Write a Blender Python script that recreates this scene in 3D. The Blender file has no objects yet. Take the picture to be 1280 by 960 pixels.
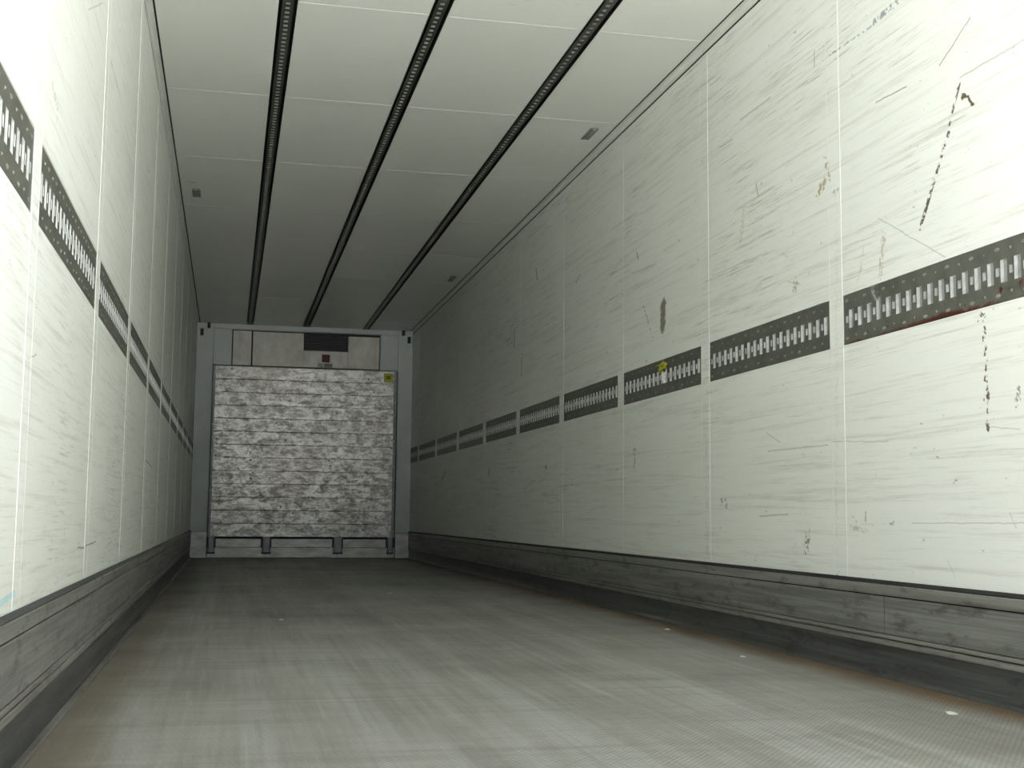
import bpy, bmesh, math, random
from mathutils import Vector, Matrix
random.seed(7)
C = bpy.context.scene.collection
sc = bpy.context.scene
# ------------------------------------------------------------------ dimensions (metres; x right, y into the box, z up)
W, H, L = 2.46, 2.6416, 13.3
MOD = 1.2409
# ------------------------------------------------------------------ camera
cam = bpy.data.cameras.new('camera'); camo = bpy.data.objects.new('camera', cam); C.objects.link(camo)
cam.sensor_width = 36; cam.lens = 1567.7 * 36 / 1280; cam.clip_start = .02
RM = Matrix(((0.97546171, -0.21996634, 0.00944813), (-0.03209135, -0.09959534, 0.99451039), (0.21781782, 0.97041001, 0.10421045)))
m = Matrix((RM[0], RM[1], -RM[2])).transposed().to_4x4()
m.translation = Vector((0.4045, -1.2513, 0.5012)); camo.matrix_world = m
sc.camera = camo
# ------------------------------------------------------------------ daylight: a bright overcast sky outside the open rear
world = bpy.data.worlds.new('overcast_sky'); sc.world = world; world.use_nodes = True
wn = world.node_tree.nodes; wl = world.node_tree.links
bg = wn['Background']; geo = wn.new('ShaderNodeNewGeometry'); sep = wn.new('ShaderNodeSeparateXYZ')
wl.new(geo.outputs['Incoming'], sep.inputs[0])
neg = wn.new('ShaderNodeMath'); neg.operation = 'MULTIPLY'; neg.inputs[1].default_value = -1; wl.new(sep.outputs[2], neg.inputs[0])
rmp = wn.new('ShaderNodeValToRGB'); wl.new(neg.outputs[0], rmp.inputs[0])
rmp.color_ramp.elements[0].color = (.90, .96, 1, 1); rmp.color_ramp.elements[1].color = (1.0, 1.0, .98, 1)
wl.new(rmp.outputs[0], bg.inputs[0]); bg.inputs[1].default_value = 1.05
sun = bpy.data.lights.new('sun', 'SUN'); suno = bpy.data.objects.new('sun', sun); C.objects.link(suno)
sun.energy = 36.0; sun.angle = math.radians(5); sun.color = (1, .99, .975)
suno.rotation_euler = (math.radians(-16), math.radians(12), 0)
port = bpy.data.lights.new('rear_opening_portal', 'AREA'); porto = bpy.data.objects.new('rear_opening_portal', port); C.objects.link(porto)
port.shape = 'RECTANGLE'; port.size = W; port.size_y = H; port.cycles.is_portal = True
porto.location = (W/2, -.01, H/2); porto.rotation_euler = (math.radians(90), 0, 0)
vs = sc.view_settings; vs.view_transform = 'Standard'; vs.look = 'None'; vs.gamma = 1; vs.use_curve_mapping = False
vs.exposure = .76
sc.cycles.max_bounces = 24; sc.cycles.diffuse_bounces = 16; sc.cycles.glossy_bounces = 8

# ------------------------------------------------------------------ helpers
class NT:
    def __init__(s, name):
        s.m = bpy.data.materials.new(name); s.m.use_nodes = True; s.t = s.m.node_tree
        s.b = s.t.nodes['Principled BSDF']; s.pos = s.t.nodes.new('ShaderNodeNewGeometry').outputs['Position']
    def n(s, ty, **k):
        o = s.t.nodes.new(ty)
        for a, v in k.items(): setattr(o, a, v)
        return o
    def put(s, sock, v):
        if isinstance(v, bpy.types.NodeSocket): s.t.links.new(v, sock)
        elif v is not None:
            if isinstance(v, tuple) and len(v) == 3 and sock.type == 'RGBA': v = (*v, 1)
            sock.default_value = v
    def math(s, op, a, b=None, c=None, clamp=False):
        o = s.n('ShaderNodeMath', operation=op, use_clamp=clamp)
        for i, v in enumerate((a, b, c)): s.put(o.inputs[i], v)
        return o.outputs[0]
    def vec(s, op, a, b=None, scale=None):
        o = s.n('ShaderNodeVectorMath', operation=op); s.put(o.inputs[0], a)
        if b is not None: s.put(o.inputs[1], b)
        if scale is not None: s.put(o.inputs['Scale'], scale)
        return o.outputs['Value'] if op in ('DOT_PRODUCT', 'LENGTH') else o.outputs[0]
    def noise(s, scale=(1, 1, 1), sz=1, detail=3, rough=.55, off=(0, 0, 0), rot=(0, 0, 0), src=None):
        mp = s.n('ShaderNodeMapping'); s.put(mp.inputs[0], src or s.pos)
        mp.inputs['Scale'].default_value = scale; mp.inputs['Location'].default_value = off; mp.inputs['Rotation'].default_value = rot
        o = s.n('ShaderNodeTexNoise'); s.put(o.inputs['Vector'], mp.outputs[0])
        o.inputs['Scale'].default_value = sz; o.inputs['Detail'].default_value = detail; o.inputs['Roughness'].default_value = rough
        return o.outputs['Fac']
    def rng(s, v, a, b, c=0., d=1.):
        o = s.n('ShaderNodeMapRange'); s.put(o.inputs[0], v)
        for i, q in enumerate((a, b, c, d)): o.inputs[i+1].default_value = q
        return o.outputs[0]
    def mix(s, f, a, b, mode='MIX'):
        o = s.n('ShaderNodeMix', data_type='RGBA', blend_type=mode)
        s.put(o.inputs['Factor'], f); s.put(o.inputs['A'], a); s.put(o.inputs['B'], b)
        return o.outputs['Result']
    def done(s, col, rough=.5, metal=0., bump=None, bstr=.3, bdist=.002, spec=None):
        s.put(s.b.inputs['Base Color'], col); s.put(s.b.inputs['Roughness'], rough); s.put(s.b.inputs['Metallic'], metal)
        if spec is not None: s.b.inputs['Specular IOR Level'].default_value = spec
        if bump is not None:
            o = s.n('ShaderNodeBump'); o.inputs['Strength'].default_value = bstr; o.inputs['Distance'].default_value = bdist
            s.put(o.inputs['Height'], bump); s.put(s.b.inputs['Normal'], o.outputs[0])
        return s.m

class MB:
    """collects faces, links them as one mesh object"""
    def __init__(s): s.v = []; s.f = []; s.mi = []
    def quad(s, *p, m=0):
        i = len(s.v); s.v += [tuple(q) for q in p]; s.f.append(tuple(range(i, i+len(p)))); s.mi.append(m); return s
    def box(s, x0, x1, y0, y1, z0, z1, m=0):
        i = len(s.v); s.v += [(x, y, z) for z in (z0, z1) for x, y in ((x0, y0), (x1, y0), (x1, y1), (x0, y1))]
        for f in ((0, 3, 2, 1), (4, 5, 6, 7), (0, 1, 5, 4), (1, 2, 6, 5), (2, 3, 7, 6), (3, 0, 4, 7)):
            s.f.append(tuple(i+k for k in f)); s.mi.append(m)
        return s
    def prism(s, poly, fn, a, b, m=0):
        """closed 2D outline extruded from a to b; fn(p, q, t) -> xyz"""
        n = len(poly); i = len(s.v)
        s.v += [fn(p, q, a) for p, q in poly] + [fn(p, q, b) for p, q in poly]
        for k in range(n): s.f.append((i+k, i+(k+1) % n, i+n+(k+1) % n, i+n+k)); s.mi.append(m)
        s.f.append(tuple(i+k for k in range(n))); s.f.append(tuple(i+n+k for k in reversed(range(n)))); s.mi += [m, m]
        return s
    def build(s, name, mats, parent=None, loc=None, bevel=0, smooth=False):
        me = bpy.data.meshes.new(name); me.from_pydata(s.v, [], s.f)
        if not isinstance(mats, (list, tuple)): mats = [mats]
        for q in mats: me.materials.append(q)
        me.polygons.foreach_set('material_index', s.mi)
        bm = bmesh.new(); bm.from_mesh(me); bmesh.ops.remove_doubles(bm, verts=bm.verts, dist=1e-6)
        bmesh.ops.recalc_face_normals(bm, faces=bm.faces); bm.to_mesh(me); bm.free()
        o = bpy.data.objects.new(name, me); C.objects.link(o)
        if loc is not None: o.location = loc
        if parent is not None: o.parent = parent
        if bevel:
            b = o.modifiers.new('bevel', 'BEVEL'); b.width = bevel; b.segments = 2; b.limit_method = 'ANGLE'
        if smooth: me.polygons.foreach_set('use_smooth', [True]*len(me.polygons))
        return o
def tag(o, label, cat, group=None):
    o['label'] = label; o['category'] = cat
    if group: o['group'] = group
    return o
def struct(o, label=None):
    o['kind'] = 'structure'
    if label: o['label'] = label
    return o
def empty(name, loc):
    o = bpy.data.objects.new(name, None); o.empty_display_size = .05; o.location = loc; C.objects.link(o); return o
def twin(o, parent, loc):
    c = o.copy(); C.objects.link(c); c.parent = parent; c.location = loc; return c
# wear marks on the side walls: y0, z0, y1, z1, half width, colour, strength, broken up
MR= [(1.942, 1.784, 2.007, 1.66, 0.0061, 'dk', 1, 1),
 (2.008, 1.647, 2.179, 1.395, 0.0075, 'dk', 1, 1),
 (1.881, 1.95, 2.049, 1.866, 0.002, 'dk', 0.7, 0),
 (1.637, 1.79, 1.942, 1.792, 0.0029, 'gy', 0.7, 0),
 (1.924, 1.732, 1.878, 1.689, 0.0036, 'br', 1, 0),
 (2.259, 2.164, 2.434, 2.153, 0.0109, 'bl', 0.8, 1),
 (2.445, 2.146, 2.813, 2.157, 0.0036, 'bl', 0.7, 1),
 (2.869, 2.214, 2.871, 2.157, 0.0038, 'gy', 0.8, 0),
 (2.795, 1.782, 2.773, 1.712, 0.0074, 'tn', 1, 1),
 (2.81, 1.704, 2.862, 1.673, 0.0074, 'tn', 0.9, 1),
 (3.405, 1.853, 3.383, 1.797, 0.005, 'gy', 0.9, 0),
 (1.862, 1.072, 1.855, 0.901, 0.0028, 'br', 1, 1),
 (1.859, 0.902, 1.855, 0.756, 0.0045, 'br', 1, 1),
 (1.705, 0.853, 1.725, 0.812, 0.0043, 'br', 0.7, 1),
 (1.844, 0.759, 1.711, 0.742, 0.0016, 'gy', 0.6, 0),
 (2.43, 1.876, 2.238, 1.866, 0.0019, 'dk', 0.7, 0),
 (2.435, 1.487, 2.043, 1.275, 0.002, 'gy', 0.6, 0),
 (2.397, 1.425, 2.428, 1.291, 0.0066, 'tn', 0.6, 1),
 (2.53, 1.405, 2.572, 1.304, 0.0041, 'tn', 0.35, 1),
 (4.529, 1.534, 4.542, 1.432, 0.0179, 'br', 0.85, 0),
 (4.848, 1.602, 4.686, 1.397, 0.0041, 'dk', 0.8, 1),
 (2.981, 0.454, 3.002, 0.388, 0.0101, 'br', 0.8, 1),
 (3.968, 0.859, 3.968, 0.35, 0.0088, 'gy', 0.45, 1),
 (3.016, 1.37, 3.119, 1.398, 0.0031, 'gy', 0.5, 0),
 (7.842, 1.889, 7.836, 1.749, 0.0091, 'dk', 0.7, 0),
 (7.595, 1.641, 7.59, 1.511, 0.0058, 'dk', 0.9, 0),
 (3.332, 0.834, 3.208, 0.789, 0.0023, 'gy', 0.6, 0),
 (3.319, 0.761, 2.813, 0.759, 0.0022, 'gy', 0.7, 0),
 (2.783, 0.769, 2.4, 0.748, 0.002, 'gy', 0.5, 0),
 (2.666, 0.472, 2.557, 0.463, 0.008, 'gy', 0.7, 1),
 (3.562, 2.17, 3.256, 2.166, 0.0027, 'gy', 0.8, 0),
 (3.784, 2.117, 3.641, 2.11, 0.0028, 'gy', 0.8, 0),
 (4.981, 0.856, 4.981, 0.752, 0.0083, 'br', 0.7, 1),
 (6.036, 1.962, 6.126, 1.943, 0.0125, 'gy', 0.7, 1),
 (3.798, 0.572, 3.746, 0.551, 0.0085, 'br', 0.6, 1),
 (7.172, 2.23, 7.123, 2.135, 0.0085, 'dk', 0.6, 0),
 (3.049, 1.391, 3.064, 1.357, 0.0092, 'tn', 0.7, 1),
 (4.938, 1.881, 4.912, 1.842, 0.0064, 'dk', 0.6, 0),
 (7.172, 0.746, 7.483, 0.685, 0.0112, 'gy', 0.5, 1),
 (10.819, 0.915, 11.048, 0.843, 0.0117, 'dk', 0.5, 0),
 (8.704, 0.881, 8.734, 0.83, 0.013, 'dk', 0.6, 0),
 (6.861, 0.828, 6.839, 0.817, 0.0106, 'dk', 0.8, 0),
 (2.266, 0.489, 1.707, 0.494, 0.0015, 'gy', 0.6, 0),
 (3.044, 0.521, 3.045, 0.492, 0.0044, 'dk', 0.6, 1),
 (2.555, 0.521, 2.556, 0.495, 0.0039, 'dk', 0.6, 1),
 (2.436, 0.488, 2.372, 0.486, 0.0038, 'dk', 0.5, 1),
 (3.402, 0.508, 3.146, 0.515, 0.0031, 'gr', 0.5, 0),
 (3.889, 1.563, 3.297, 1.549, 0.0026, 'gy', 0.4, 0),
 (2.691, 1.653, 2.738, 1.65, 0.0058, 'gy', 0.8, 1),
 (2.077, 0.384, 2.038, 0.339, 0.0015, 'gy', 0.5, 0),
 (1.768, 0.523, 1.742, 0.48, 0.0016, 'gy', 0.6, 0),
 (2.646, 1.29, 2.59, 1.285, 0.0097, 'gy', 0.1, 1),
 (3.529, 1.776, 3.566, 1.655, 0.0085, 'tn', 0.35, 1),
 (4.635, 1.762, 5.019, 1.786, 0.0042, 'gy', 0.4, 0),
 (2.715, 1.644, 2.761, 0.386, 0.0127, 'gy', 0.16, 1),
 (6.5, 1.395, 5.451, 1.42, 0.0036, 'gy', 0.4, 0)]
ML= [(2.127, 1.825, 2.453, 1.977, 0.0023, 'gy', 0.6, 0),
 (2.128, 1.822, 2.187, 1.776, 0.0017, 'gy', 0.5, 0),
 (1.576, 1.428, 1.634, 1.416, 0.0037, 'tn', 0.7, 1),
 (1.661, 1.416, 1.672, 1.386, 0.0037, 'tn', 0.5, 1),
 (2.448, 0.4, 2.609, 0.398, 0.0023, 'dk', 0.7, 0),
 (2.65, 0.401, 2.948, 0.406, 0.0022, 'dk', 0.7, 0),
 (1.242, 0.331, 1.401, 0.339, 0.0068, 'te', 0.6, 0),
 (2.017, 0.339, 2.377, 0.343, 0.0062, 'te', 0.35, 1),
 (2.131, 1.392, 2.271, 1.379, 0.0027, 'gy', 0.5, 1),
 (5.204, 0.757, 5.755, 0.74, 0.0031, 'dk', 0.7, 0),
 (3.701, 1.015, 3.701, 0.795, 0.0031, 'wh', 0.9, 1),
 (2.79, 1.927, 2.773, 1.903, 0.0026, 'tn', 0.5, 0),
 (1.808, 0.462, 1.853, 0.406, 0.0015, 'wh', 0.8, 0),
 (1.526, 0.827, 1.453, 0.815, 0.0017, 'dk', 0.5, 0),
 (4.847, 1.137, 4.967, 1.134, 0.0057, 'dk', 0.9, 0)]
# ------------------------------------------------------------------ materials
MCOL = dict(dk=(.10, .088, .068), gy=(.34, .34, .31), br=(.13, .095, .06), tn=(.42, .33, .2), bl=(.2, .22, .27), gr=(.25, .4, .3), te=(.35, .68, .72), wh=(.95, .96, .93))
def wear_group():
    g = bpy.data.node_groups.new('wear_mark', 'ShaderNodeTree')
    def sk(n, t, io='INPUT'): return g.interface.new_socket(n, in_out=io, socket_type=t)
    sk('Base', 'NodeSocketColor'); sk('P', 'NodeSocketVector'); sk('A', 'NodeSocketVector'); sk('AB', 'NodeSocketVector')
    sk('Inv', 'NodeSocketFloat'); sk('Width', 'NodeSocketFloat'); sk('Mark', 'NodeSocketColor'); sk('Strength', 'NodeSocketFloat')
    sk('Break', 'NodeSocketFloat'); sk('Noise', 'NodeSocketFloat'); sk('Out', 'NodeSocketColor', 'OUTPUT')
    I = g.nodes.new('NodeGroupInput').outputs; O = g.nodes.new('NodeGroupOutput').inputs
    def V(op, a, b=None, sc_=None):
        o = g.nodes.new('ShaderNodeVectorMath'); o.operation = op; g.links.new(a, o.inputs[0])
        if b is not None: g.links.new(b, o.inputs[1])
        if sc_ is not None: g.links.new(sc_, o.inputs['Scale'])
        return o.outputs['Value'] if op in ('DOT_PRODUCT', 'LENGTH') else o.outputs[0]
    def M(op, a, b, clamp=False):
        o = g.nodes.new('ShaderNodeMath'); o.operation = op; o.use_clamp = clamp
        for i, q in enumerate((a, b)):
            if isinstance(q, (int, float)): o.inputs[i].default_value = q
            else: g.links.new(q, o.inputs[i])
        return o.outputs[0]
    pa = V('SUBTRACT', I['P'], I['A'])
    t = M('MULTIPLY', V('DOT_PRODUCT', pa, I['AB']), I['Inv'], True)
    d = V('LENGTH', V('SUBTRACT', pa, V('SCALE', I['AB'], sc_=t)))
    f = M('MULTIPLY', M('SUBTRACT', 1.25, M('DIVIDE', d, I['Width'])), 2.2, True)
    br = M('MULTIPLY', M('SUBTRACT', I['Noise'], .48), 14, True)
    br = M('ADD', M('MULTIPLY', br, I['Break']), M('SUBTRACT', 1, I['Break']))
    f = M('MULTIPLY', M('MULTIPLY', f, I['Strength']), br)
    mx = g.nodes.new('ShaderNodeMix'); mx.data_type = 'RGBA'
    g.links.new(f, mx.inputs['Factor']); g.links.new(I['Base'], mx.inputs['A']); g.links.new(I['Mark'], mx.inputs['B'])
    g.links.new(mx.outputs['Result'], O['Out'])
    return g
WG = wear_group()
def wall_skin(name, marks):
    s = NT(name)
    big = s.noise((1, .35, .8), 2.0, 3)
    col = s.mix(s.rng(big, .35, .7), (.85, .872, .83), (.83, .845, .785))
    st = s.noise((1, 1.4, 64), 1.0, 7, .78, rot=(.03, 0, 0))            # long rubbed streaks along the box
    col = s.mix(s.rng(st, .51, .66, 0, .5), col, (.50, .495, .43))
    st3 = s.noise((1, 3.5, 120), 1.0, 4, .7, off=(9, 2, 4), rot=(-.12, 0, 0))
    gate = s.rng(s.noise((1, .9, 1.6), 1.3, 2, off=(4, 4, 4)), .5, .62)
    col = s.mix(s.math('MULTIPLY', s.rng(st3, .55, .66, 0, .65), gate), col, (.36, .36, .31))
    st2 = s.noise((1, 2.2, 70), 1.0, 4, .7, off=(3, 5, 1), rot=(-.05, 0, 0))
    col = s.mix(s.rng(st2, .55, .8, 0, .7), col, (.9, .92, .88))
    sp = s.noise((1, 5, 9), 3.2, 4, .7, off=(7, 1, 2))
    col = s.mix(s.rng(sp, .68, .72, 0, .7), col, (.22, .19, .14))
    dist = s.n('ShaderNodeTexNoise'); s.put(dist.inputs['Vector'], s.pos); dist.inputs['Scale'].default_value = 28; dist.inputs['Detail'].default_value = 2
    dv = s.vec('SCALE', s.vec('SUBTRACT', dist.outputs['Color'], (.5, .5, .5)), scale=.009)
    p = s.vec('MULTIPLY', s.vec('ADD', s.pos, dv), (0, 1, 1))
    d2 = s.n('ShaderNodeTexNoise'); s.put(d2.inputs['Vector'], s.pos); d2.inputs['Scale'].default_value = 34; d2.inputs['Detail'].default_value = 4
    p2 = s.vec('MULTIPLY', s.vec('ADD', s.pos, s.vec('SCALE', s.vec('SUBTRACT', d2.outputs['Color'], (.5, .5, .5)), scale=.055)), (0, 1, 1))
    nz = s.noise((1, 1, 1), 55, 3, .65)
    for (y0, z0, y1, z1, w, c, stg, bk) in marks:
        g = s.n('ShaderNodeGroup'); g.node_tree = WG
        ab = (0, y1-y0, z1-z0); l2 = max(ab[1]**2+ab[2]**2, 1e-6)
        for k, v in (('Base', col), ('P', p2 if c in ('br', 'tn') else p), ('A', (0, y0, z0)), ('AB', ab), ('Inv', 1/l2), ('Width', w*(1.9 if c in ('br', 'tn') else 1)), ('Mark', (*MCOL[c], 1)), ('Strength', stg*(.75 if c == 'gy' else 1)), ('Break', float(bk)), ('Noise', nz)):
            s.put(g.inputs[k], v)
        col = g.outputs[0]
    return s.done(col, .42, 0, bump=st, bstr=.12, bdist=.002, spec=.35)
def simple(name, c, rough=.5, metal=0., var=.15, scale=(1, 1, 1), sz=6, c2=None, bump=0):
    s = NT(name); n = s.noise(scale, sz, 4, .6)
    c2 = c2 or tuple(q*(1-var*2) for q in c)
    return s.done(s.mix(s.rng(n, .35, .68), c, c2), rough, metal, bump=n if bump else None, bstr=bump)
def m_ceiling():
    s = NT('ceiling_skin'); n = s.noise((.8, .8, 1), 1.6, 3)
    c = s.mix(s.rng(n, .35, .7), (.87, .885, .83), (.84, .852, .79))
    n2 = s.noise((1, 1, 1), 9, 4, .7); c = s.mix(s.rng(n2, .66, .78, 0, .35), c, (.55, .54, .46))
    g = s.n('ShaderNodeGroup'); g.node_tree = WG
    p = s.vec('MULTIPLY', s.pos, (1, 1, 0))
    for (x0, y0, x1, y1, w) in ((1.50, 3.62, 1.62, 3.66, .02), (.09, 7.0, .12, 7.02, .012)):
        g = s.n('ShaderNodeGroup'); g.node_tree = WG; ab = (x1-x0, y1-y0, 0); l2 = ab[0]**2+ab[1]**2
        for k, v in (('Base', c), ('P', p), ('A', (x0, y0, 0)), ('AB', ab), ('Inv', 1/l2), ('Width', w), ('Mark', (.4, .39, .33, 1)), ('Strength', .6), ('Break', 1.), ('Noise', n2)): s.put(g.inputs[k], v)
        c = g.outputs[0]
    return s.done(c, .36, 0, spec=.4)
def m_floor():
    s = NT('worn_ribbed_floor')
    sx = s.n('ShaderNodeSeparateXYZ'); s.put(sx.inputs[0], s.pos); X, Y = sx.outputs[0], sx.outputs[1]
    base = s.noise((1, 1, 1), 1.1, 4, .6)
    c = s.mix(s.rng(base, .35, .68), (.40, .398, .372), (.265, .258, .232))
    ls = s.noise((7, .22, 1), 1.0, 4, .6)                                # wheel lanes along the box
    c = s.mix(s.rng(ls, .47, .62, 0, .4), c, (.52, .535, .53))
    c = s.mix(s.rng(ls, .50, .36, 0, .35), c, (.23, .225, .21))
    ts = s.noise((.8, 14, 1), 1.0, 4, .65, off=(2, 0, 0))                # faint cross smears
    c = s.mix(s.rng(ts, .53, .66, 0, .45), c, (.23, .21, .18))
    c = s.mix(s.rng(ts, .45, .3, 0, .30), c, (.46, .46, .43))
    fs = s.noise((40, 1.2, 1), 1.0, 4, .65, off=(0, 6, 0)); c = s.mix(s.rng(fs, .52, .68, 0, .4), c, (.19, .18, .165)); c = s.mix(s.rng(fs, .45, .32, 0, .3), c, (.58, .6, .6))
    # brown dirt gathered along both kick plates
    dn = s.noise((3, 1.2, 1), 1.4, 4, .7)
    er = s.math('MULTIPLY', s.rng(s.math('ADD', X, s.math('MULTIPLY', dn, .12)), 2.33, 2.46), .95)
    c = s.mix(er, c, (.21, .135, .07))
    el = s.math('MULTIPLY', s.rng(s.math('SUBTRACT', X, s.math('MULTIPLY', dn, .25)), .10, -.02), .6)
    c = s.mix(el, c, (.16, .12, .075))
    # fine raised tread: short bars running diagonally
    w1 = s.n('ShaderNodeTexWave', bands_direction='X', wave_profile='SIN'); mp = s.n('ShaderNodeMapping'); s.put(mp.inputs[0], s.pos)
    mp.inputs['Rotation'].default_value = (0, 0, math.radians(38)); s.put(w1.inputs[0], mp.outputs[0]); w1.inputs['Scale'].default_value = 26
    w2 = s.n('ShaderNodeTexWave', bands_direction='Y', wave_profile='SIN'); s.put(w2.inputs[0], s.pos); w2.inputs['Scale'].default_value = 20
    hgt = s.math('MULTIPLY', w1.outputs['Fac'], s.rng(w2.outputs['Fac'], .1, .5, .5, 1))
    c = s.mix(s.rng(hgt, .25, .8, .28, 0), c, (.08, .08, .07))
    r = s.rng(base, .3, .7, .38, .58)
    return s.done(c, r, .25, bump=hgt, bstr=.5, bdist=.0015, spec=.5)
def m_kick(name, a, b, metal=.55, rough=.42):
    s = NT(name); n = s.noise((1, 1.0, 40), 1.0, 5, .7); n2 = s.noise((1, 3, 10), 2.2, 4, .7, rot=(.5, 0, 0))
    c = s.mix(s.rng(n, .40, .60), a, b)
    c = s.mix(s.rng(n2, .54, .66, 0, .6), c, tuple(q*.4 for q in b))
    c = s.mix(s.rng(s.noise((1, .6, 90), 1.0, 3, .6, off=(1, 8, 3)), .62, .75, 0, .5), c, (.45, .46, .46))
    return s.done(c, rough, metal, bump=n, bstr=.15)
def m_plank():
    s = NT('battered_aluminium'); o = s.noise((6, 1, 10), 1.7, 7, .78); f = s.noise((10, 1, 26), 2.2, 5, .75)
    c = s.mix(s.rng(o, .42, .58), (.84, .83, .79), (.40, .385, .355))
    c = s.mix(s.rng(f, .56, .66, 0, .75), c, (.15, .14, .12))
    c = s.mix(s.rng(f, .44, .33, 0, .8), c, (.88, .88, .85))
    sp = s.noise((7, 1, 9), 2.6, 3, .7, off=(5, 5, 5)); c = s.mix(s.rng(sp, .655, .68, 0, .9), c, (.05, .045, .04))
    br = s.noise((1, 1, 1), 1.3, 2, off=(0, 0, 2)); c = s.mix(s.rng(br, .5, .7, 0, .35), c, (.42, .36, .28))
    return s.done(c, s.rng(o, .3, .7, .32, .55), .6, bump=o, bstr=.15, bdist=.003)
M_kick = m_kick('kick_plate_metal', (.40, .40, .38), (.24, .24, .225))
M_strip = m_kick('kick_strip_metal', (.42, .415, .39), (.29, .28, .255))
M_cove = m_kick('cove_metal', (.13, .135, .14), (.075, .078, .08), .45, .38)
M_lip = m_kick('lip_metal', (.30, .295, .275), (.2, .19, .17))
M_ceil = m_ceiling(); M_floor = m_floor(); M_plank = m_plank()
M_core = simple('panel_core', (.72, .73, .68), .7)
M_seam = simple('white_sealant', (.84, .855, .81), .5, var=.04)
M_gapfill = simple('black_gap_fill', (.012, .012, .012), .7)  # plain black; along the ceiling trim it paints the shade of open gaps
M_trim = simple('white_trim', (.78, .80, .74), .4, var=.05)
M_rail = simple('dark_steel', (.10, .103, .084), .42, .2, c2=(.145, .148, .122), sz=18)
M_back = simple('slot_backing_steel', (.36, .37, .35), .45, .2, c2=(.27, .275, .26), sz=30)
M_galv = simple('galvanised_steel', (.70, .72, .70), .38, .25, c2=(.5, .51, .49), sz=30)
M_boss = simple('scuffed_steel', (.36, .36, .32), .4, .4)
M_track = simple('ceiling_track_steel', (.055, .06, .048), .45, .3, c2=(.10, .105, .085), scale=(1, .3, 1), sz=14)
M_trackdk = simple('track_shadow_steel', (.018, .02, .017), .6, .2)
M_trackin = simple('track_slot_steel', (.30, .31, .28), .45, .3)
M_post = simple('blue_grey_paint', (.80, .84, .825), .5, var=.05, sz=3)
M_front = simple('front_white_skin', (.52, .54, .50), .5, var=.06, sz=2)
M_cover = simple('scuffed_cover', (.88, .86, .79), .4, .1, c2=(.66, .64, .56), scale=(3, 1, 2), sz=3)
M_black = simple('black_plastic', (.008, .008, .011), .5)
M_blackl = simple('dark_louvre', (.02, .022, .028), .45)
M_red = simple('red_sticker', (.12, .012, .01), .5, var=.1)
M_label = simple('grey_label', (.28, .22, .2), .6)
M_yel = simple('yellow_label', (.55, .55, .03), .5, var=.05)
M_leg = simple('bulkhead_leg', (.34, .35, .37), .45, .5)
M_foot = simple('dark_foot', (.02, .02, .02), .7)
M_base = simple('front_kick', (.50, .50, .47), .38, .5, c2=(.30, .30, .27), scale=(2, 1, 6), sz=3)
M_plate = simple('grey_cover_plate', (.26, .27, .24), .5, var=.1, sz=20)
M_asph = simple('yard_concrete', (.47, .475, .47), .85, sz=2, bump=.1)
M_flake = simple('pale_flake', (.85, .85, .82), .7, var=.05)
M_ext = simple('outer_skin', (.75, .76, .76), .3, var=.03)
def m_rust():
    s = NT('rusty_rail_steel'); sx = s.n('ShaderNodeSeparateXYZ'); s.put(sx.inputs[0], s.pos); Y, Z = sx.outputs[1], sx.outputs[2]
    n = s.noise((1, 1, 1), 18, 4, .6)
    c = s.mix(s.rng(n, .35, .68), (.10, .103, .084), (.145, .148, .122))
    n2 = s.noise((1, 1, 1), 9, 4, .7, off=(2, 2, 2))
    h = s.math('ADD', s.math('SUBTRACT', 1.100, Z), s.math('MULTIPLY', s.math('SUBTRACT', n2, .5), .06))
    blob = s.math('MULTIPLY', s.rng(Y, 1.75, 1.95), s.rng(Y, 2.55, 2.15))
    h = s.math('ADD', h, s.math('MULTIPLY', blob, .012))
    c = s.mix(s.rng(h, 0, .008), c, (.10, .026, .014))
    c = s.mix(s.rng(h, .008, .02), c, (.035, .012, .01))
    sp = s.noise((1, 1, 1), 24, 2, .6, off=(1, 7, 2))
    zb = s.math('MULTIPLY', s.rng(Z, 1.150, 1.135), s.rng(Z, 1.11, 1.12))
    c = s.mix(s.math('MULTIPLY', s.rng(sp, .60, .66), zb), c, (.09, .012, .01))
    g = s.n('ShaderNodeGroup'); g.node_tree = WG                         # pale scrape near the far end of the segment
    ab = (0, .04, .05)
    for k, v in (('Base', c), ('P', s.vec('MULTIPLY', s.pos, (0, 1, 1))), ('A', (0, 2.45, 1.235)), ('AB', ab), ('Inv', 1/(.0041)), ('Width', .022), ('Mark', (.6, .62, .58, 1)), ('Strength', .8), ('Break', 1.), ('Noise', n2)): s.put(g.inputs[k], v)
    return s.done(g.outputs[0], .5, .2)
M_rust = m_rust()

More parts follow.
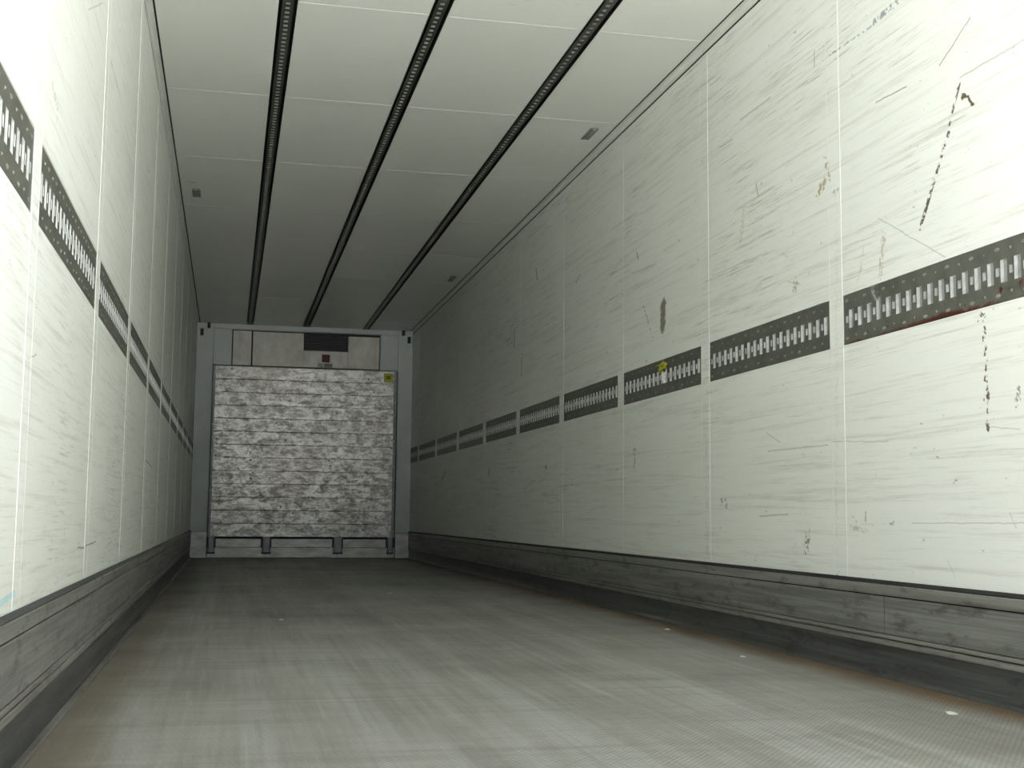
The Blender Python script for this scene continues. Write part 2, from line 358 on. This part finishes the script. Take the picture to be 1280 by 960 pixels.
# ------------------------------------------------------------------ setting: ground, floor, walls, ceiling
struct(MB().box(-30, 33, -45, 30, -1.5, -1.22).build('ground', M_asph), 'pale concrete yard under the open rear')
struct(MB().box(-.08, W+.08, 0, L+.1, -.14, 0).build('floor', M_floor), 'worn grey ribbed metal floor of the box')
ZT, ZB, KT = 1.269, 1.095, .307
TZ = 2.602                      # upper edge of the wall panels, below the ceiling trim
def side_wall(side):
    right = side == 'right'
    X = (lambda d: W-d) if right else (lambda d: d)      # d = distance into the room from the wall plane
    def bx(mb, d0, d1, y0, y1, z0, z1, m=0):
        a, b = sorted((X(d0), X(d1))); mb.box(a, b, y0, y1, z0, z1, m); return mb
    marks = MR if right else ML
    seam0 = 2.735 if right else 1.42
    ks = range(-2, 9) if right else range(-1, 10)
    seams = [seam0+MOD*k for k in ks]; hw = .046 if right else .043
    wall = struct(bx(MB(), -.07, -.022, 0, L+.1, 0, H+.06).build('wall_'+side, [M_core]), 'scuffed white %s side wall of the box' % side)
    bx(MB(), -.09, -.0705, 0, L+.1, -.1, H+.1).build('outer_skin', M_ext, wall)
    ends = [0.0]+seams+[L]
    mats = []
    for i in range(len(ends)-1):
        a = ends[i]+(hw if i else 0); b = ends[i+1]-(hw if i < len(ends)-2 else 0)
        lo, hi = ends[i]-.1, ends[i+1]+.1
        mm = [q for q in marks if min(q[0], q[2]) < hi and max(q[0], q[2]) > lo]
        mt = wall_skin('wall_skin_%s' % side, mm); mats.append(mt)
        if b-a < .05: continue
        bx(MB(), -.0215, 0, a, b, ZT, TZ).build('panel', mt, wall)
        bx(MB(), -.0215, 0, a, b, 0, ZB).build('panel', mt, wall)
    for i, y in enumerate(seams):
        st = bx(MB(), -.0215, .0008, y-hw+.001, y+hw-.001, 0, TZ).build('joint_strip', mats[i+1], wall)
        for e in (-hw, hw):
            bx(MB(), -.001, .0011, y+e-.0028, y+e+.0028, .31, TZ-.001).build('sealant_bead', M_seam, st)
    # slotted lashing rails between the joints
    for i in range(len(ends)-1):
        a = ends[i]+(hw+.006 if i else .01); b = ends[i+1]-(hw+.006 if i < len(ends)-2 else .02)
        yield (side, i, a, b)
    # kick plate
    kb = struct(bx(MB(), .0010, .004, 0, L-.01, .0005, .305).build('baseboard_'+side, M_gapfill), 'dark metal kick plate along the %s wall' % side)
    fn = lambda p, q, t: (X(p), t, q)
    def strip(nm, prof, mat, y0=0.0, y1=L-.012): return MB().prism(prof, fn, y0, y1).build(nm, mat, kb)
    strip('bevel_strip', [(.0042, .307), (.006, .307), (.013, .297), (.013, .294), (.0042, .294)], M_foot if right else M_cove)
    strip('top_strip', [(.0042, .2935), (.013, .2935), (.015, .291), (.015, .262), (.013, .260), (.0042, .260)], M_strip)
    for y0, y1 in ((0, 2.42), (2.423, 8.10), (8.103, L-.012)):
        strip('kick_plate', [(.0042, .2555), (.012, .2555), (.014, .2535), (.014, .142), (.012, .140), (.0042, .140)], M_kick, y0, y1)
    strip('rib', [(.0042, .1375), (.013, .1375), (.016, .1355), (.016, .127), (.013, .125), (.0042, .125)], M_strip)
    strip('rib', [(.0042, .1215), (.014, .1215), (.017, .1195), (.017, .106), (.014, .104), (.0042, .104)], M_strip)
    if right: cv = [(.0042, .1035), (.013, .1035), (.008, .085), (.007, .055), (.008, .028), (.011, .010), (.016, .002), (.016, .0006), (.0042, .0006)]
    else: cv = [(.0042, .1035), (.012, .1035), (.007, .085), (.006, .050), (.007, .020), (.010, .0062), (.010, .0006), (.0042, .0006)]
    strip('cove', cv, M_cove)
    if not right: strip('floor_lip', [(.0102, .0006), (.0102, .0058), (.012, .008), (.027, .008), (.030, .0055), (.030, .0006)], M_lip)
    # corner trim under the ceiling
    t = MB().prism([(-.02, TZ+.010), (.001, TZ+.010), (.001, H-.010), (.010, H-.0005), (.026, H-.0005), (.026, H+.02), (-.02, H+.02)], fn, 0, L-.001).build('trim_%d' % (2 if right else 1), M_trim)
    struct(t, 'white edge trim between the %s wall and the ceiling' % side)
    bx(MB(), -.0215, -.0008, 0, L-.001, TZ+.0005, TZ+.0095).build('gap_shade_strip', M_gapfill, t)  # black strips here and below stand in for shade inside the trim gaps
    a, b = sorted((X(.0262), X(.0345))); MB().box(a, b, 0, L-.001, H+.001, H+.019).build('gap_shade_strip', M_gapfill, t)

SEG = []
for side in ('left', 'right'): SEG += list(side_wall(side))

# ceiling: four rows of panels between the three recessed tracks
ceil = struct(MB().box(-.07, W+.07, 0, L+.1, H+.045, H+.10).build('ceiling', M_ceil), 'white panelled ceiling with three recessed tracks')
TR = (.585, 1.222, 1.905); TW = .040
xs = [.035]+[q for t in TR for q in (t-TW, t+TW)]+[W-.035]
cy = [0]+[2.67-MOD*2+MOD*k for k in range(11)]
cy = [y for y in cy if y < L-.1]+[L]; cy[1] = cy[1]
for r in range(4):
    for j in range(len(cy)-1):
        if cy[j+1]-cy[j] < .03: continue
        MB().box(xs[2*r], xs[2*r+1], cy[j]+.0008, cy[j+1]-.0008, H, H+.044).build('ceiling_panel', M_ceil, ceil)
        if j: MB().box(xs[2*r]+.002, xs[2*r+1]-.002, cy[j]-.0030, cy[j]+.0030, H-.0010, H+.002).build('sealant_bead', M_seam, ceil)
TN = ('left', 'middle', 'right')
track_mesh = None
for i, tx in enumerate(TR):
    e = tag(empty('ceiling_track', (tx, 0, H)), 'dark perforated steel track recessed in the ceiling, %s one of three' % (TN[i] if i != 1 else 'the middle'), 'track', 'tracks running along the ceiling')
    if i == 0:
        w = TW-.0012
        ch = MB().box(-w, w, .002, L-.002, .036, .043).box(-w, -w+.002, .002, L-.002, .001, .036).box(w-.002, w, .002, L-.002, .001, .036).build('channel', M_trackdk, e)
        mb = MB(); n = 265; p = (L-.02)/n; hw_ = .0095; Wp = .0235; y = .01     # perforated plate with square slots
        z0, z1 = .006, .014
        for k in range(n):
            ys = (y, y+p*.32, y+p*.78, y+p)
            for a in range(3):
                for c0, c1 in ((-Wp, -hw_), (-hw_, hw_), (hw_, Wp)):
                    if a == 1 and c0 == -hw_: continue
                    mb.quad((c0, ys[a], z0), (c1, ys[a], z0), (c1, ys[a+1], z0), (c0, ys[a+1], z0))
            a, b = ys[1], ys[2]
            for q in (((-hw_, a), (hw_, a)), ((hw_, a), (hw_, b)), ((hw_, b), (-hw_, b)), ((-hw_, b), (-hw_, a))):
                mb.quad((*q[0], z0), (*q[1], z0), (*q[1], z1), (*q[0], z1), m=1)
            y += p
        mb.quad((-Wp, .01, z0), (-Wp, L-.01, z0), (-Wp, L-.01, .03), (-Wp, .01, .03)); mb.quad((Wp, .01, z0), (Wp, L-.01, z0), (Wp, L-.01, .03), (Wp, .01, .03))
        pl = mb.build('perforated_plate', [M_track, M_trackin], e)
        bk = MB().box(-Wp+.001, Wp-.001, .011, L-.011, .0142, .0358).build('slot_backing', M_trackin, e)
    else:
        for q in (ch, pl, bk): twin(q, e, (0, 0, 0))

# ------------------------------------------------------------------ lashing rails
def rail_meshes(side, ln, mat, p0=.062):
    right = side == 'right'; n = max(1, int((ln-.02)/p0)); u0 = (ln-n*p0)/2; hgt = ZT-ZB-.003
    sgn = -1 if right else 1      # into the room
    P = lambda u, v, d: (sgn*d, u, v)
    mb = MB(); vr = (0, .054, .074, .098, .118, hgt); d0, d1 = -.002, -.013
    def grid(ucuts, holes):
        for i in range(len(ucuts)-1):
            for j in range(5):
                if (i, j) in holes: continue
                mb.quad(P(ucuts[i], vr[j], d0), P(ucuts[i+1], vr[j], d0), P(ucuts[i+1], vr[j+1], d0), P(ucuts[i], vr[j+1], d0))
    def wallq(a, b, v0, v1):
        for (q, r) in (((a, v0), (b, v0)), ((b, v0), (b, v1)), ((b, v1), (a, v1)), ((a, v1), (a, v0))):
            mb.quad(P(*q, d0), P(*r, d0), P(*r, d1), P(*q, d1), m=1)
    grid([0, u0], set())
    for k in range(n):
        u = u0+k*p0; cuts = [u, u+.005, u+.035, u+.041, u+.057, u+.062]
        grid(cuts, {(1, 1), (1, 2), (1, 3), (3, 2)})
        wallq(u+.005, u+.035, vr[1], vr[4]); wallq(u+.041, u+.057, vr[2], vr[3])
        for (cu, cv, ru, rv) in (((u+.049), .145, .0045, .0045), ((u+.049), .026, .0045, .0045)) if k % 2 == 0 else (((u+.049), .150, .013, .006), ((u+.049), .020, .013, .006)):
            ring = [P(cu+ru*math.cos(a), cv+rv*math.sin(a), d0+.0001) for a in [math.tau*q/6 for q in range(6)]]; top = P(cu, cv, d0+.003)
            for q in range(6): mb.quad(ring[q], ring[(q+1) % 6], top, m=2)
    grid([u0+n*p0, ln], set())
    for a, b in (((0, 0), (ln, 0)), ((ln, 0), (ln, hgt)), ((ln, hgt), (0, hgt)), ((0, hgt), (0, 0))):
        mb.quad(P(*a, d0), P(*b, d0), P(*b, d0-.010), P(*a, d0-.010))
    pl = mb; bk = MB(); xs_ = sorted((sgn*-.0135, sgn*-.0205)); bk.box(*xs_, .001, ln-.001, .001, hgt-.001)
    return pl, bk
cache = {}
ORD = ['nearest', 'second', 'third', 'fourth', 'fifth', 'sixth', 'seventh', 'eighth', 'ninth', 'tenth', 'eleventh', 'twelfth', 'thirteenth']
for side, i, a, b in SEG:
    if b-a < .1: continue
    X = W if side == 'right' else 0
    e = empty('lashing_rail', (X, a, ZB+.0015)); ln = b-a
    rust = side == 'right' and i == 2
    vis = i-(1 if side == 'left' else 2) if True else 0
    if rust: lab = 'slotted dark steel lashing rail with red rust along its lower edge, nearest on right wall'
    elif side == 'right' and i < 2: lab = 'slotted dark steel rail on right wall, %s the rusty one towards the rear opening' % ('next to' if i == 1 else 'second past')
    elif side == 'right' and i == 4: lab = 'slotted dark steel lashing rail on the right wall holding a yellow tag'
    elif side == 'right': lab = 'slotted dark lashing rail on the right wall, %s counting from the rusty one' % ORD[vis]
    else: lab = 'slotted dark lashing rail on the left wall, %s counting from the rear opening' % ORD[i]
    tag(e, lab, 'rail', 'slotted lashing rails along the side walls')
    key = (side, round(ln, 3), rust)
    if key not in cache:
        p, k = rail_meshes(side, ln, M_rail)
        cache[key] = (p.build('slotted_plate', [M_rust if rust else M_rail, M_galv, M_boss], e), k.build('slot_backing', M_back, e))
    else:
        for o in cache[key]: twin(o, e, (0, 0, 0))

# yellow tag caught in the third rail on the right
e = tag(empty('plastic_tag', (W, 4.50, 1.20)), 'crumpled yellow plastic tag stuck in a slotted rail on the right wall', 'tag')
mb = MB(); g = [[(-.004-.012*math.sin(u*2.2+v*1.7)**2-.004, -.055+.11*u/4+(.02 if v == 3 else 0), .008+.014*v+.010*math.sin(u*1.4)) for u in range(5)] for v in range(4)]
for v in range(3):
    for u in range(4): mb.quad(g[v][u], g[v][u+1], g[v+1][u+1], g[v+1][u])
o = mb.build('yellow_sheet', M_yel, e); sd = o.modifiers.new('thick', 'SOLIDIFY'); sd.thickness = .0015
mb = MB(); g = [[(-.006-.006*math.sin(u*2+v), -.02+.04*u/3, -.052+.018*v) for u in range(4)] for v in range(4)]
for v in range(3):
    for u in range(3): mb.quad(g[v][u], g[v][u+1], g[v+1][u+1], g[v+1][u])
o = mb.build('white_tail', M_seam, e); sd = o.modifiers.new('thick', 'SOLIDIFY'); sd.thickness = .0015; o['label'] = 'white tail of the tag'

# small grey rectangular plates on the ceiling edges
for (x0, x1, y0, y1, lab) in ((.104, .158, 7.17, 7.38, 'small grey rectangular plate on the ceiling beside the left wall'),
                              (2.300, 2.345, 5.25, 5.46, 'small grey rectangular plate on the ceiling beside the right wall, the nearer one'),
                              (2.310, 2.352, 9.75, 9.98, 'small grey rectangular plate on the ceiling beside the right wall, the farther one')):
    e = tag(empty('cover_plate', ((x0+x1)/2, (y0+y1)/2, H)), lab, 'plate', 'grey plates along the ceiling edges')
    a, b = (x1-x0)/2, (y1-y0)/2
    MB().box(-a, a, -b, b, -.006, 0).build('plate', M_plate, e, bevel=.001)
    MB().box(-a+.01, a-.01, -b+.02, b-.02, -.009, -.006).build('lens', M_boss, e, bevel=.001)
    for s in (-1, 1): MB().box(-.004, .004, s*(b-.010)-.004, s*(b-.010)+.004, -.0085, -.006).build('screw', M_galv, e)

# ------------------------------------------------------------------ front end
wf = struct(MB().box(-.0215, W+.0215, L, L+.08, -.05, H+.0445).build('wall_front', M_front), 'white front wall behind the slatted bulkhead')
for s, (x0, x1) in enumerate(((.001, .186), (2.292, W-.001))):
    # upright painted duct beside the bulkhead, with a scuffed foot plate
    MB().box(x0, x1, L-.055, L-.0005, .286, H-.001).build('side_post', M_post, wf, bevel=.003)
    ed = (x1-.004, x1+.003) if s == 0 else (x0-.003, x0+.004)
    MB().box(x0+.002, x1-.004, L-.060, L-.0005, .002, .283).build('post_foot', M_base, wf, bevel=.002)
    MB().box(*ed, L-.0045, L-.0008, .29, 2.16).build('edge_seal', M_gapfill, wf)
MB().box(.188, 2.290, L-.055, L-.0005, 2.583, H-.001).build('top_band', M_post, wf, bevel=.003)
for x0, x1 in ((.188, .388), (2.08, 2.290)):
    MB().box(x0, x1, L-.052, L-.0005, 2.168, 2.581).build('upper_infill', M_post, wf, bevel=.002)
bb = struct(MB().box(.188, 2.290, L-.03, L-.0005, .001, .235).build('baseboard_front', M_black), 'scuffed metal kick plates under the bulkhead')
for x0, x1 in ((.282, .780), (.895, 1.578), (1.698, 2.188)):
    MB().box(x0, x1, L-.042, L-.0305, .118, .212).build('upper_plate', M_base, bb, bevel=.002)
for x0, x1 in ((.190, .835), (.838, 1.64), (1.643, 2.288)):
    MB().box(x0, x1, L-.046, L-.0305, .003, .115).build('lower_plate', M_base, bb, bevel=.002)

# refrigeration unit cover at the top
ev = tag(empty('cooling_unit_cover', (1.23, L-.05, 2.17)), 'scuffed pale metal cover with a black grille above the slatted bulkhead', 'cooling unit')
T = Matrix.Translation((-1.23, -(L-.05), -2.17))
def bev(name, x0, x1, d0, d1, z0, z1, mat, par=ev, bevel=.002):   # d = distance in front of the wall plane
    return MB().box(x0-1.23, x1-1.23, .05-d1, .05-d0, z0-2.17, z1-2.17).build(name, mat, par, bevel=bevel)
bev('backing', .392, 2.076, .001, .012, 2.170, 2.580, M_black)
bev('side_panel', .402, .606, .013, .060, 2.172, 2.566, M_cover)
bev('fold', .470, .545, .0605, .075, 2.172, 2.540, M_cover)
bev('main_panel', .624, 1.196, .013, .064, 2.172, 2.562, M_cover)
bev('main_panel', 1.704, 2.066, .013, .064, 2.172, 2.548, M_cover)
bev('main_panel', 1.1975, 1.7025, .013, .064, 2.172, 2.366, M_cover)
gr = bev('grille', 1.198, 1.702, .013, .030, 2.368, 2.560, M_black)
for k in range(7): MB().box(1.210-1.23, 1.690-1.23, .05-.060, .05-.031, 2.378+k*.025-2.17, 2.383+k*.025-2.17).build('louvre', M_blackl, gr)
for k in range(12): MB().box(1.222+k*.041-1.23, 1.226+k*.041-1.23, .05-.066, .05-.0605, 2.372-2.17, 2.545-2.17).build('bar', M_blackl, gr)
bev('grille_frame', 1.198, 1.702, .031, .068, 2.546, 2.562, M_black)
bev('red_sticker', 1.407, 1.498, .0645, .066, 2.236, 2.326, M_red, bevel=0)['label'] = 'dark red square sticker'
bev('small_label', 1.365, 1.425, .0645, .066, 2.180, 2.222, M_boss, bevel=0)['label'] = 'small dark label'
bev('small_label', 1.432, 1.530, .0645, .066, 2.180, 2.222, M_label, bevel=0)['label'] = 'small grey label'
for x in (.64, 1.16, 1.74, 2.04):
    for z in (2.20, 2.52): bev('screw', x-.006, x+.006, .0645, .068, z-.006, z+.006, M_galv, bevel=0)

# slatted aluminium bulkhead
bh = tag(empty('slatted_bulkhead', (1.24, L-.10, .045)), 'battered aluminium bulkhead of horizontal planks standing on four legs against front wall', 'bulkhead')
def bhb(name, x0, x1, d0, d1, z0, z1, mat, par=bh, bevel=.002):
    return MB().box(x0-1.24, x1-1.24, .10-d1, .10-d0, z0-.045, z1-.045).build(name, mat, par, bevel=bevel)
BX0, BX1, BZ0, BZ1, BD = .200, 2.262, .236, 2.150, .125
bhb('frame_rail', BX0+.03, BX1-.03, .062, .080, BZ0+.02, BZ0+.07, M_leg); bhb('frame_rail', BX0+.03, BX1-.03, .070, .080, BZ1-.09, BZ1-.04, M_leg)
for x0, x1 in ((BX0, BX0+.022), (BX1-.022, BX1)): bhb('frame_upright', x0, x1, .070, BD+.004, BZ0, BZ1, M_leg)
NP = 13; ph = (BZ1-BZ0)/NP
for k in range(NP):
    z0 = BZ0+k*ph; z1 = z0+ph; fx = lambda p, q, t: (t-1.24, .10-p, q-.045)
    j = random.uniform(-.001, .0015)
    prof = [(.081, z0+.0012), (BD-.003+j, z0+.0007), (BD+j, z0+.0045)]
    for r in range(1, 3):   # shallow pressed grooves
        zz = z0+ph*r/3; prof += [(BD+j, zz-.002), (BD-.0004+j, zz), (BD+j, zz+.002)]
    prof += [(BD+j, z1-.0045), (BD-.003+j, z1-.0007), (.081, z1-.0012)]
    MB().prism(prof, fx, BX0+.024, BX1-.024).build('plank', M_plank, bh)
for k in range(NP):
    for x in (BX0+.011, BX1-.011):
        zc = BZ0+(k+.5)*ph; bhb('rivet', x-.005, x+.005, BD+.0045, BD+.008, zc-.005, zc+.005, M_galv, bevel=0)
for x0, x1 in ((.198, .272), (.792, .884), (1.590, 1.688), (2.200, 2.266)):
    lg = bhb('leg', x0, x1, .066, .098, .062, .2355, M_leg)
    MB().box(x0-.006-1.24, x1+.006-1.24, .10-.108, .10-.064, .0475-.045, .0615-.045).build('foot', M_foot, lg)
    MB().box(x0+.004-1.24, x0+.010-1.24, .10-.104, .10-.0985, .064-.045, .226-.045).build('flange', M_foot, lg)
    MB().box(x1-.010-1.24, x1-.004-1.24, .10-.104, .10-.0985, .064-.045, .226-.045).build('flange', M_foot, lg)
bhb('yellow_label', 2.120, 2.228, BD+.0018, BD+.003, 2.020, 2.125, M_yel, bevel=0)['label'] = 'square yellow label at the top right corner'
bhb('label_mark', 2.150, 2.198, BD+.0031, BD+.0036, 2.055, 2.095, simple('label_print', (.28, .28, .02), .5), bevel=0)

# corner brackets at the top of the front end
for nm, xc, s in (('left', .085, 1), ('right', 2.385, -1)):
    e = tag(empty('corner_bracket', (xc, L-.056, 2.55)), 'small white corner bracket with a black slot at top %s of front wall' % nm, 'bracket', 'brackets in the top front corners')
    def bq(name, x0, x1, y0, y1, z0, z1, mat, bevel=.002):
        a, b = sorted((s*x0, s*x1)); return MB().box(a, b, y0, y1, z0, z1).build(name, mat, e, bevel=bevel)
    bq('housing', -.055, .055, -.012, -.0005, .018, .075, M_post)
    bq('slot_block', -.048, -.012, -.020, -.0005, -.055, .022, M_black)
    bq('arm', .030, .062, -.10, -.0125, .030, .084, M_black)

# small pale flakes lying on the floor
for (x, y, sz, lab) in ((1.424, 6.782, .022, 'tiny pale flake on the floor in the far half, near the middle'),
                        (.665, 4.844, .016, 'tiny pale flake on the floor towards the left wall'),
                        (2.338, 4.147, .018, 'tiny pale flake on the floor near the right kick plate, the farther one'),
                        (2.239, 3.07, .014, 'tiny pale flake on the floor near the right kick plate, the middle one'),
                        (2.255, 1.74, .020, 'tiny pale flake on the floor near the right kick plate, the nearest one')):
    mb = MB(); n = 7; ring = []
    for k in range(n):
        a = math.tau*k/n; r = sz*random.uniform(.5, 1); ring.append((x+r*math.cos(a), y+r*1.3*math.sin(a), .0006+random.uniform(0, .003)))
    for k in range(n): mb.quad(ring[k], ring[(k+1) % n], (x, y, .006))
    bt = [(p[0], p[1], .0003) for p in ring]
    for k in range(n): mb.quad(ring[k], ring[(k+1) % n], bt[(k+1) % n], bt[k])
    mb.quad(*reversed(bt))
    tag(mb.build('debris_flake', M_flake), lab, 'debris', 'pale flakes scattered on the floor')
